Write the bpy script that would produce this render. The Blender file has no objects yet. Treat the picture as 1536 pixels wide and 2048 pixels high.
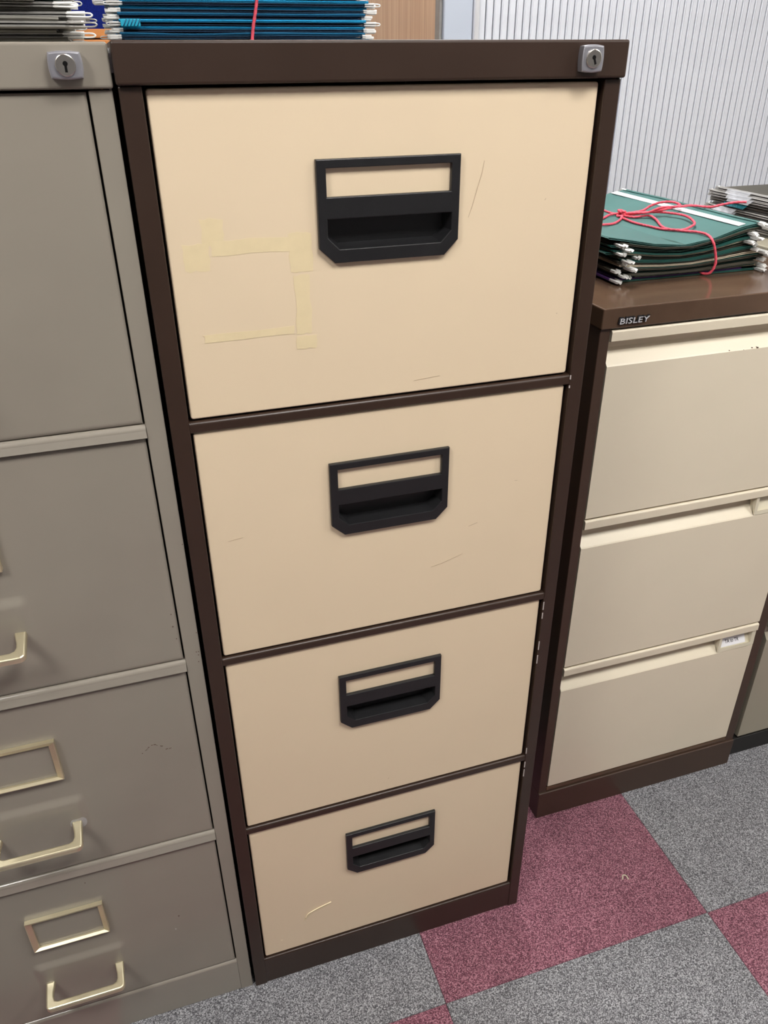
import bpy, bmesh, math, random
from mathutils import Vector, Matrix
from mathutils.geometry import tessellate_polygon
random.seed(7)
sc = bpy.context.scene
C = sc.collection

# ------------------------------------------------------------------ camera
cam_d = bpy.data.cameras.new('camera'); cam = bpy.data.objects.new('camera', cam_d); C.objects.link(cam)
RX = Vector((0.95117, -0.30861, -0.00597)); RY = Vector((-0.15931, -0.47430, -0.86583)); RZ = Vector((0.26438, 0.82452, -0.50027))
m = Matrix.Identity(4)
for i in range(3):
    m[i][0] = RX[i]; m[i][1] = -RY[i]; m[i][2] = -RZ[i]
m[0][3], m[1][3], m[2][3] = -0.01851, -0.75975, 1.30919
cam.matrix_world = m
cam_d.sensor_fit = 'VERTICAL'; cam_d.sensor_height = 36.0; cam_d.sensor_width = 27.0
cam_d.lens = 36.0 * 1576.82 / 2048.0
cam_d.clip_start = 0.02; cam_d.clip_end = 50
sc.camera = cam

# ------------------------------------------------------------------ world, exposure
w = bpy.data.worlds.new('world'); sc.world = w; w.use_nodes = True
w.node_tree.nodes['Background'].inputs[0].default_value = (0.75, 0.82, 0.9, 1)
w.node_tree.nodes['Background'].inputs[1].default_value = 0.3
sc.view_settings.view_transform = 'Standard'; sc.view_settings.look = 'None'
sc.view_settings.gamma = 1.0; sc.view_settings.use_curve_mapping = False
sc.view_settings.exposure = 1.15
sc.cycles.max_bounces = 7; sc.cycles.diffuse_bounces = 4; sc.cycles.glossy_bounces = 3; sc.cycles.transparent_max_bounces = 6
sc.cycles.adaptive_threshold = 0.03
LAMP = 14.0                       # emission strength of the ceiling luminaires
LAMP_XY = [(-1.00, -0.98), (0.50, -0.98), (2.00, -0.98), (0.60, 0.74)]
CEIL = 2.42

# ------------------------------------------------------------------ materials
def nt(name):
    mt = bpy.data.materials.new(name); mt.use_nodes = True
    return mt, mt.node_tree.nodes, mt.node_tree.links, mt.node_tree.nodes['Principled BSDF']
def paint(name, col, rough=0.4, var=0.06, scale=6.0, bump=0.02, bscale=350.0, metal=0.0, spec=0.5, speck=0.0, coat=0.0):
    mt, N, L, b = nt(name)
    tc = N.new('ShaderNodeTexCoord')
    no = N.new('ShaderNodeTexNoise'); no.inputs['Scale'].default_value = scale; no.inputs['Detail'].default_value = 4
    L.new(tc.outputs['Object'], no.inputs['Vector'])
    r = N.new('ShaderNodeValToRGB')
    r.color_ramp.elements[0].position = 0.3; r.color_ramp.elements[1].position = 0.7
    r.color_ramp.elements[0].color = [c * (1 - var) for c in col] + [1]
    r.color_ramp.elements[1].color = [min(1, c * (1 + var)) for c in col] + [1]
    L.new(no.outputs['Fac'], r.inputs['Fac'])
    out = r.outputs['Color']
    if speck:
        vo = N.new('ShaderNodeTexNoise'); vo.inputs['Scale'].default_value = 60; vo.inputs['Detail'].default_value = 6
        L.new(tc.outputs['Object'], vo.inputs['Vector'])
        r2 = N.new('ShaderNodeValToRGB'); r2.color_ramp.elements[0].position = 0.70; r2.color_ramp.elements[1].position = 0.76
        L.new(vo.outputs['Fac'], r2.inputs['Fac'])
        mx = N.new('ShaderNodeMixRGB'); mx.inputs['Color2'].default_value = [c * (1 - speck) for c in col] + [1]
        L.new(r2.outputs['Color'], mx.inputs['Fac']); L.new(out, mx.inputs['Color1']); out = mx.outputs['Color']
    L.new(out, b.inputs['Base Color'])
    n2 = N.new('ShaderNodeTexNoise'); n2.inputs['Scale'].default_value = bscale; n2.inputs['Detail'].default_value = 2
    L.new(tc.outputs['Object'], n2.inputs['Vector'])
    bp = N.new('ShaderNodeBump'); bp.inputs['Strength'].default_value = bump; bp.inputs['Distance'].default_value = 0.001
    L.new(n2.outputs['Fac'], bp.inputs['Height']); L.new(bp.outputs['Normal'], b.inputs['Normal'])
    mr = N.new('ShaderNodeMapRange'); mr.inputs['To Min'].default_value = rough * 0.85; mr.inputs['To Max'].default_value = min(1, rough * 1.15)
    L.new(no.outputs['Fac'], mr.inputs['Value']); L.new(mr.outputs['Result'], b.inputs['Roughness'])
    b.inputs['Metallic'].default_value = metal; b.inputs['Specular IOR Level'].default_value = spec
    b.inputs['Coat Weight'].default_value = coat
    return mt
def carpet(name, dark, mid, light):
    mt, N, L, b = nt(name)
    ge = N.new('ShaderNodeNewGeometry')
    n1 = N.new('ShaderNodeTexNoise'); n1.inputs['Scale'].default_value = 250; n1.inputs['Detail'].default_value = 3; n1.inputs['Roughness'].default_value = 0.7
    n3 = N.new('ShaderNodeTexNoise'); n3.inputs['Scale'].default_value = 22; n3.inputs['Detail'].default_value = 3
    L.new(ge.outputs['Position'], n1.inputs['Vector']); L.new(ge.outputs['Position'], n3.inputs['Vector'])
    n1.inputs['Scale'].default_value = 460
    vo = N.new('ShaderNodeTexVoronoi'); vo.inputs['Scale'].default_value = 620; L.new(ge.outputs['Position'], vo.inputs['Vector'])
    bw = N.new('ShaderNodeSeparateColor'); L.new(vo.outputs['Color'], bw.inputs['Color'])
    ma = N.new('ShaderNodeMath'); ma.operation = 'MULTIPLY_ADD'; ma.inputs[1].default_value = 0.30; L.new(bw.outputs['Red'], ma.inputs[0])
    mb = N.new('ShaderNodeMath'); mb.operation = 'MULTIPLY'; mb.inputs[1].default_value = 0.70; L.new(n1.outputs['Fac'], mb.inputs[0]); L.new(mb.outputs[0], ma.inputs[2])
    r = N.new('ShaderNodeValToRGB'); e = r.color_ramp.elements
    e[0].position = 0.34; e[0].color = dark + (1,); e[1].position = 0.68; e[1].color = light + (1,)
    k = e.new(0.50); k.color = mid + (1,)
    L.new(ma.outputs[0], r.inputs['Fac'])
    mx = N.new('ShaderNodeMixRGB'); mx.blend_type = 'MULTIPLY'; mx.inputs['Fac'].default_value = 0.35
    r3 = N.new('ShaderNodeValToRGB'); r3.color_ramp.elements[0].position = 0.3; r3.color_ramp.elements[0].color = (0.55, 0.55, 0.55, 1); r3.color_ramp.elements[1].position = 0.7
    L.new(n3.outputs['Fac'], r3.inputs['Fac']); L.new(r.outputs['Color'], mx.inputs['Color1']); L.new(r3.outputs['Color'], mx.inputs['Color2'])
    L.new(mx.outputs['Color'], b.inputs['Base Color'])
    bp = N.new('ShaderNodeBump'); bp.inputs['Strength'].default_value = 0.8; bp.inputs['Distance'].default_value = 0.0025
    L.new(ma.outputs[0], bp.inputs['Height']); L.new(bp.outputs['Normal'], b.inputs['Normal'])
    b.inputs['Roughness'].default_value = 0.95; b.inputs['Specular IOR Level'].default_value = 0.1
    b.inputs['Sheen Weight'].default_value = 0.15
    return mt
def wood(name, c1, c2, vertical=True, rough=0.45, scale=14):
    mt, N, L, b = nt(name)
    tc = N.new('ShaderNodeTexCoord'); mp = N.new('ShaderNodeMapping')
    mp.inputs['Scale'].default_value = (scale, scale, 0.6) if vertical else (0.6, scale, scale)
    L.new(tc.outputs['Object'], mp.inputs['Vector'])
    n = N.new('ShaderNodeTexNoise'); n.inputs['Scale'].default_value = 4; n.inputs['Detail'].default_value = 8; n.inputs['Distortion'].default_value = 0.4
    L.new(mp.outputs['Vector'], n.inputs['Vector'])
    r = N.new('ShaderNodeValToRGB'); r.color_ramp.elements[0].position = 0.35; r.color_ramp.elements[1].position = 0.65
    r.color_ramp.elements[0].color = c1 + (1,); r.color_ramp.elements[1].color = c2 + (1,)
    L.new(n.outputs['Fac'], r.inputs['Fac']); L.new(r.outputs['Color'], b.inputs['Base Color'])
    b.inputs['Roughness'].default_value = rough
    return mt
def clear(name, col, alpha, rough=0.2):
    mt, N, L, b = nt(name)
    b.inputs['Base Color'].default_value = col + (1,); b.inputs['Roughness'].default_value = rough
    no = N.new('ShaderNodeTexNoise'); no.inputs['Scale'].default_value = 90; no.inputs['Detail'].default_value = 3
    tc = N.new('ShaderNodeTexCoord'); L.new(tc.outputs['Object'], no.inputs['Vector'])
    mr = N.new('ShaderNodeMapRange'); mr.inputs['From Min'].default_value = 0.3; mr.inputs['From Max'].default_value = 0.7
    mr.inputs['To Min'].default_value = alpha * 0.55; mr.inputs['To Max'].default_value = min(1, alpha * 1.35)
    L.new(no.outputs['Fac'], mr.inputs['Value']); L.new(mr.outputs['Result'], b.inputs['Alpha'])
    return mt
M = {}
M['brown'] = paint('brown_paint', (0.034, 0.0185, 0.0120), 0.36, 0.10, 9, 0.03)
M['brown_top'] = paint('brown_gloss_lit', (0.090, 0.054, 0.034), 0.17, 0.15, 12, 0.015, 120)  # base colour raised to carry the lid's reflected light
M['brown2'] = paint('mid_brown_paint', (0.056, 0.032, 0.021), 0.38, 0.08, 9, 0.03)
M['cream'] = paint('cream_paint', (0.70, 0.573, 0.404), 0.42, 0.025, 4, 0.02, speck=0.0)
M['ivory'] = paint('ivory_paint', (0.70, 0.63, 0.49), 0.38, 0.03, 4, 0.02)
M['grey'] = paint('grey_paint', (0.255, 0.230, 0.190), 0.24, 0.06, 5, 0.03)
M['grey_gloss'] = paint('glossy_grey_paint', (0.265, 0.240, 0.200), 0.20, 0.05, 5, 0.01, spec=0.9)
M['greyfar'] = paint('far_grey_paint', (0.33, 0.30, 0.23), 0.4, 0.05, 5, 0.03)
M['black'] = paint('black_plastic', (0.011, 0.011, 0.012), 0.38, 0.10, 40, 0.12, 900)
M['black_rubber'] = paint('black_plinth_paint', (0.012, 0.011, 0.010), 0.5, 0.1, 20, 0.05)
M['inner'] = paint('shade_dark_steel', (0.02, 0.017, 0.015), 0.6, 0.1, 20, 0.02)  # near-black colour carries the shade of unlit interiors
M['chrome'] = paint('satin_chrome', (0.44, 0.44, 0.48), 0.33, 0.03, 60, 0.02, 500, metal=0.75)
M['nickel'] = paint('polished_nickel', (0.72, 0.68, 0.62), 0.22, 0.05, 60, 0.02, metal=1.0)
M['champagne'] = paint('champagne_metal', (0.74, 0.67, 0.47), 0.30, 0.05, 30, 0.03, 500, metal=0.85)
M['carpet_grey'] = carpet('grey_carpet_pile', (0.060, 0.060, 0.066), (0.190, 0.190, 0.203), (0.50, 0.50, 0.52))
M['carpet_red'] = carpet('red_carpet_pile', (0.072, 0.026, 0.040), (0.215, 0.075, 0.108), (0.50, 0.25, 0.30))
M['screed'] = paint('screed', (0.2, 0.2, 0.2), 0.8)
M['wall'] = paint('wall_paint', (0.55, 0.54, 0.51), 0.7, 0.02, 3, 0.05)
M['bounce_cut'] = paint('bounce_cut_dark', (0.12, 0.12, 0.125), 0.9, 0.1, 200, 0.2)  # invented dark finish for the unseen front wall, lowers bounce light
M['ceil'] = paint('ceiling_paint', (0.80, 0.80, 0.78), 0.8, 0.02, 3, 0.05)
M['oak'] = wood('oak_veneer', (0.74, 0.46, 0.27), (0.88, 0.62, 0.40), True, 0.45, 30)
M['orangewood'] = wood('orange_wood', (0.44, 0.15, 0.035), (0.62, 0.25, 0.07), False, 0.4, 10)
M['navy'] = paint('navy_felt', (0.006, 0.014, 0.14), 0.95, 0.25, 300, 0.5, 600, spec=0.1)
M['slat'] = paint('silver_slat_plastic', (0.70, 0.725, 0.785), 0.42, 0.03, 20, 0.02)
M['frame_blue'] = paint('blue_grey_frame_paint', (0.50, 0.55, 0.64), 0.4, 0.02, 5, 0.02)
M['alu'] = paint('pale_aluminium', (0.80, 0.80, 0.83), 0.3, 0.02, 20, 0.01, metal=0.4)
M['cardblue'] = paint('blue_card', (0.005, 0.115, 0.235), 0.6, 0.2, 12, 0.08)  # deepened to carry the shade between the bright card edges
M['cardgapshade'] = paint('gap_shade_card', (0.003, 0.035, 0.085), 0.6, 0.2, 12, 0.08)  # rail colour darkened to paint the shaded gaps between blue files
M['cardblue2'] = paint('bright_blue_card', (0.015, 0.36, 0.68), 0.6, 0.15, 12, 0.08)
M['cardgrey'] = paint('grey_card', (0.16, 0.155, 0.135), 0.7, 0.3, 14, 0.1)
M['cardgrey2'] = paint('pale_grey_card', (0.36, 0.35, 0.32), 0.7, 0.2, 14, 0.1)
M['carddkgreen'] = paint('dark_green_card', (0.012, 0.075, 0.062), 0.55, 0.25, 14, 0.08)
M['cardgreen'] = paint('teal_green_card', (0.045, 0.135, 0.125), 0.55, 0.12, 10, 0.05)
M['cardolive'] = paint('olive_card', (0.055, 0.050, 0.036), 0.6, 0.25, 14, 0.08)
M['cardcream'] = paint('buff_paper', (0.50, 0.44, 0.33), 0.7, 0.15, 14, 0.08)
M['cardpurple'] = paint('purple_paper', (0.10, 0.035, 0.20), 0.6, 0.15, 14, 0.08)
M['white'] = paint('white_plastic', (0.80, 0.80, 0.78), 0.4, 0.03, 30, 0.02)
M['steel'] = paint('dull_steel', (0.38, 0.37, 0.35), 0.4, 0.1, 60, 0.02, metal=0.6)
M['pink'] = paint('pink_string', (0.78, 0.085, 0.13), 0.6, 0.18, 120, 0.3, 1500)
M['cyan'] = paint('cyan_strip', (0.01, 0.42, 0.62), 0.5, 0.2, 60, 0.1)
M['paper'] = paint('white_paper', (0.75, 0.75, 0.77), 0.7, 0.03, 20, 0.03)
M['ink'] = paint('black_ink', (0.008, 0.008, 0.008), 0.9, spec=0.05)
M['tape'] = paint('yellowed_tape', (0.705, 0.588, 0.368), 0.36, 0.03, 70, 0.05, 200)
M['tape_bright'] = paint('torn_tape', (0.88, 0.76, 0.54), 0.3, 0.05, 100)
M['scratch'] = paint('scratch_mark', (0.50, 0.385, 0.265), 0.6, 0.10, 300)
M['chip'] = paint('chipped_metal', (0.10, 0.06, 0.04), 0.7)
M['chip_and_glint'] = paint('pale_scuff_and_glint', (0.42, 0.38, 0.36), 0.6)  # pale scuff on the grey cabinet, painted highlight on the brown post
M['clearplastic'] = clear('clear_plastic', (0.80, 0.82, 0.88), 0.22, 0.12)
M['teal_tab'] = clear('teal_tab_plastic', (0.02, 0.20, 0.25), 0.85, 0.2)
M['holder'] = paint('cream_plastic', (0.66, 0.61, 0.47), 0.35, 0.03)
mt, N, L, b = nt('lamp_diffuser'); M['lamp'] = mt
b.inputs['Emission Color'].default_value = (1.0, 0.975, 0.94, 1); b.inputs['Emission Strength'].default_value = LAMP

# ------------------------------------------------------------------ object helpers
WL = {}            # world location of every object made here
def put(name, me, mat, parent=None):
    """link mesh me (world coordinates) as ONE object with its origin at the bottom centre of its bounds"""
    vs = [v.co for v in me.vertices]
    lo = [min(v[i] for v in vs) for i in range(3)]; hi = [max(v[i] for v in vs) for i in range(3)]
    o0 = Vector(((lo[0] + hi[0]) / 2, (lo[1] + hi[1]) / 2, lo[2]))
    me.transform(Matrix.Translation(-o0))
    if mat is not None:
        me.materials.clear(); me.materials.append(M[mat])
    o = bpy.data.objects.new(name, me); C.objects.link(o)
    WL[o.name] = o0
    if parent is not None:
        o.parent = parent; o.location = o0 - WL[parent.name]
    else:
        o.location = o0
    return o
def copy_at(o, delta, parent):
    c = o.copy(); C.objects.link(c); WL[c.name] = WL[o.name] + Vector(delta)
    c.parent = parent; c.location = WL[c.name] - (WL[parent.name] if parent else Vector())
    return c
def thing(name, label, cat, loc, group=None):
    o = bpy.data.objects.new(name, None); C.objects.link(o); o.location = loc; o.empty_display_size = 0.05
    WL[o.name] = Vector(loc); tag(o, label, cat, group); return o
def tag(o, label, cat, group=None):
    o['label'] = label; o['category'] = cat
    if group: o['group'] = group
    return o
def struct(o, label=None):
    o['kind'] = 'structure'
    if label: o['label'] = label
    return o
def new_mesh(bm, name, smooth=False):
    me = bpy.data.meshes.new(name)
    bmesh.ops.recalc_face_normals(bm, faces=bm.faces)
    bm.to_mesh(me); bm.free()
    if smooth:
        for p in me.polygons: p.use_smooth = True
    return me
def raw(name, verts, faces, smooth=False):
    bm = bmesh.new(); vs = [bm.verts.new(v) for v in verts]
    for f in faces:
        try: bm.faces.new([vs[i] for i in f])
        except ValueError: pass
    return new_mesh(bm, name, smooth)
def bm_box(x0, x1, y0, y1, z0, z1, bev=0.0, seg=2, bm=None):
    own = bm is None
    if own: bm = bmesh.new()
    r = bmesh.ops.create_cube(bm, size=1.0, matrix=Matrix.Translation(((x0+x1)/2, (y0+y1)/2, (z0+z1)/2)) @ Matrix.Diagonal((x1-x0, y1-y0, z1-z0, 1)))
    if bev:
        es = list({e for v in r['verts'] for e in v.link_edges})
        bmesh.ops.bevel(bm, geom=es, offset=bev, segments=seg, profile=0.5, affect='EDGES')
    return bm
def box(name, b6, mat, parent=None, bev=0.0, seg=2):
    return put(name, new_mesh(bm_box(*b6, bev=bev, seg=seg), name), mat, parent)
def plate_mesh(name, polys, y0, y1, bev=0.0, seg=2, axis='y'):
    """solid plate from an outer polygon with holes, polygons in (x,z), between y0 (front) and y1 (back)"""
    tri = tessellate_polygon([[Vector((p[0], p[1], 0)) for p in q] for q in polys])
    flat = [p for q in polys for p in q]; n = len(flat)
    bm = bmesh.new()
    f = [bm.verts.new((p[0], y0, p[1])) for p in flat]; k = [bm.verts.new((p[0], y1, p[1])) for p in flat]
    for t in tri:
        bm.faces.new([f[i] for i in t]); bm.faces.new([k[i] for i in reversed(t)])
    i0 = 0; rim = []
    for q in polys:
        L_ = len(q)
        for i in range(L_):
            a, c = i0 + i, i0 + (i + 1) % L_
            bm.faces.new((f[a], f[c], k[c], k[a])); rim.append((a, c))
        i0 += L_
    bmesh.ops.recalc_face_normals(bm, faces=bm.faces)
    if bev:
        es = [bm.edges.get((f[a], f[c])) for a, c in rim]
        bmesh.ops.bevel(bm, geom=[e for e in es if e], offset=bev, segments=seg, profile=0.5, affect='EDGES')
    return new_mesh(bm, name)
def prism_x(name, prof, x0, x1):
    """closed profile in (y,z) extruded along x"""
    n = len(prof)
    vs = [(x0, p[0], p[1]) for p in prof] + [(x1, p[0], p[1]) for p in prof]
    bm = bmesh.new(); v = [bm.verts.new(a) for a in vs]
    for i in range(n):
        j = (i + 1) % n; bm.faces.new((v[i], v[j], v[n + j], v[n + i]))
    bm.faces.new(v[:n]); bm.faces.new(list(reversed(v[n:])))
    return new_mesh(bm, name)
def catmull(pts, n=8):
    P = [Vector(p) for p in pts]; P = [2 * P[0] - P[1]] + P + [2 * P[-1] - P[-2]]; out = []
    for i in range(1, len(P) - 2):
        a, b_, c, d = P[i-1], P[i], P[i+1], P[i+2]
        for k in range(n):
            t = k / n
            out.append(0.5 * (2*b_ + (c-a)*t + (2*a-5*b_+4*c-d)*t*t + (3*b_-a-3*c+d)*t**3))
    out.append(P[-2]); return out
def tube_mesh(name, pts, r, seg=8, n=6, twist=0.0, lobe=0.0, flat=1.0):
    ps = catmull(pts, n) if n > 1 else [Vector(p) for p in pts]
    bm = bmesh.new(); rings = []; up = Vector((0, 0, 1)); acc = 0.0; prev = None; nrm = None
    for i, p in enumerate(ps):
        t = (ps[min(i+1, len(ps)-1)] - ps[max(i-1, 0)]).normalized()
        if nrm is None:
            nrm = t.cross(up)
            if nrm.length < 1e-3: nrm = t.cross(Vector((1, 0, 0)))
            nrm.normalize()
        else:
            nrm = (nrm - t * nrm.dot(t)).normalized()
        bn = t.cross(nrm)
        if prev is not None: acc += (p - prev).length
        prev = p; ring = []
        for k in range(seg):
            a = 2 * math.pi * k / seg; ph = a + acc * twist
            rr = r * (1 - lobe + lobe * abs(math.cos(a)))
            ring.append(bm.verts.new(p + (nrm * math.cos(ph) + bn * math.sin(ph) * flat) * rr))
        rings.append(ring)
    for a, b_ in zip(rings, rings[1:]):
        for k in range(seg): bm.faces.new((a[k], a[(k+1) % seg], b_[(k+1) % seg], b_[k]))
    bm.faces.new(rings[0]); bm.faces.new(list(reversed(rings[-1])))
    return new_mesh(bm, name, True)
def ribbon_mesh(name, pts, wd, y):
    """thin flat mark on a front panel: polyline in (x,z), tapered, a tenth of a millimetre thick"""
    n = len(pts); v = []; f = []
    for i, p in enumerate(pts):
        a, c = pts[max(i-1, 0)], pts[min(i+1, n-1)]; dx, dz = c[0]-a[0], c[1]-a[1]; l = math.hypot(dx, dz) or 1
        ww = wd * (0.35 + 0.65 * math.sin(math.pi * (i + 0.5) / n))
        v += [(p[0] - dz/l*ww/2, y, p[1] + dx/l*ww/2), (p[0] + dz/l*ww/2, y, p[1] - dx/l*ww/2)]
    m2 = len(v); v += [(a[0], y + 0.0001, a[2]) for a in v]
    for i in range(n - 1):
        a = 2*i; f += [(a, a+1, a+3, a+2), (m2+a, m2+a+2, m2+a+3, m2+a+1), (a, a+2, m2+a+2, m2+a), (a+1, m2+a+1, m2+a+3, a+3)]
    return raw(name, v, f)
def cyl_y(name, cx, cz, r, y0, y1, seg=28, bev=0.0):
    pts = [(cx + r*math.cos(2*math.pi*i/seg), cz + r*math.sin(2*math.pi*i/seg)) for i in range(seg)]
    return plate_mesh(name, [pts], y0, y1, bev, 2)
def text_mesh(name, body, size, extr, xs=1.0, shear=0.0, bold=0.0):
    cu = bpy.data.curves.new(name, 'FONT'); cu.body = body; cu.size = size; cu.extrude = extr; cu.align_x = 'LEFT'
    cu.shear = shear; cu.offset = bold; cu.resolution_u = 3
    o = bpy.data.objects.new(name, cu); C.objects.link(o)
    dg = bpy.context.evaluated_depsgraph_get(); me = bpy.data.meshes.new_from_object(o.evaluated_get(dg))
    bpy.data.objects.remove(o); bpy.data.curves.remove(cu)
    me.transform(Matrix.Diagonal((xs, 1, 1, 1)))
    return me

def qr(y, z, rad, n=12):
    """front upper corner (y,z) of a profile rounded with radius rad, from the front face to the top face"""
    return [(y + rad - rad*math.cos(math.pi/2*i/n), z - rad + rad*math.sin(math.pi/2*i/n)) for i in range(n + 1)]
# ------------------------------------------------------------------ the room
X0, X1, Y0, Y1 = -2.19, 2.75, -2.10, 1.62
TS, TX, TY = 0.495, 0.7785, -0.1245
floor = struct(box('floor', (X0, X1, Y0, Y1, -0.10, -0.007), 'screed'), 'office floor of checkered grey and red carpet tiles')
def tile_mesh(name, mat):
    me = new_mesh(bm_box(0.0003, TS - 0.0003, 0.0003, TS - 0.0003, -0.007, 0.0, bev=0.0012, seg=2), name); return me
protos = {}
i0, i1 = math.floor((X0 - TX) / TS), math.ceil((X1 - TX) / TS); j0, j1 = math.floor((Y0 - TY) / TS), math.ceil((Y1 - TY) / TS)
for i in range(i0, i1):
    for j in range(j0, j1):
        x, y = TX + i*TS, TY + j*TS
        if x < X0 - 0.25 or x + TS > X1 + 0.25 or y < Y0 - 0.25 or y + TS > Y1 + 0.25: continue
        k = 'carpet_grey' if (i + j) % 2 == 0 else 'carpet_red'
        if k not in protos:
            protos[k] = put('carpet_tile', tile_mesh('carpet_tile', k), k, floor)
            p0 = protos[k]; WL[p0.name] = Vector((x + TS/2, y + TS/2, -0.007)); p0.location = WL[p0.name] - WL[floor.name]
        else:
            p0 = protos[k]; copy_at(p0, Vector((x + TS/2, y + TS/2, -0.007)) - WL[p0.name], floor)
struct(box('wall_back', (X0, X1, Y1, Y1 + 0.1, -0.1, CEIL), 'wall'))
struct(box('wall_front', (X0, X1, Y0 - 0.1, Y0, -0.1, CEIL), 'bounce_cut'))  # unseen wall, set close and dark to cut bounce light
struct(box('wall_left', (X0 - 0.1, X0, Y0 - 0.1, Y1 + 0.1, -0.1, CEIL), 'wall'))
struct(box('wall_right', (X1, X1 + 0.1, Y0 - 0.1, Y1 + 0.1, -0.1, CEIL), 'wall'))
struct(box('ceiling', (X0 - 0.1, X1 + 0.1, Y0 - 0.1, Y1 + 0.1, CEIL, CEIL + 0.1), 'ceil'))
for n_, (lx, ly) in enumerate(LAMP_XY):
    t = thing('ceiling_light', 'square white ceiling light panel, one of four above the cabinets', 'ceiling light', (lx, ly, CEIL - 0.03), 'ceiling light panels')
    h = 0.30
    put('frame', plate_mesh('frame', [[(-h, -h), (h, -h), (h, h), (-h, h)], [(-h+.02, -h+.02), (h-.02, -h+.02), (h-.02, h-.02), (-h+.02, h-.02)]], 0, 0.03), 'white', None)
    fr = C.objects[-1]; fr.data.transform(Matrix.Rotation(math.pi/2, 4, 'X'))
    fr.parent = t; fr.location = (0, 0, 0)
    zs_ = [v.co.z for v in fr.data.vertices]; ys_ = [v.co.y for v in fr.data.vertices]
    fr.data.transform(Matrix.Translation((0, -(min(ys_)+max(ys_))/2, -min(zs_))))
    df = box('diffuser', (lx-h+.021, lx+h-.021, ly-h+.021, ly+h-.021, CEIL-0.024, CEIL-0.016), 'lamp', t)

ORD = ['lowest', 'second', 'third', 'fourth', 'fifth', 'sixth', 'seventh', 'eighth', 'ninth', 'tenth', 'eleventh', 'twelfth', 'thirteenth', 'fourteenth', 'fifteenth', 'sixteenth', 'seventeenth', 'eighteenth', 'nineteenth', 'twentieth', 'twenty-first', 'twenty-second', 'twenty-third', 'twenty-fourth']
def nth(i, n): return 'lowest' if i == 0 else ('topmost' if i == n - 1 else ORD[i] + ' from bottom')
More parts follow.
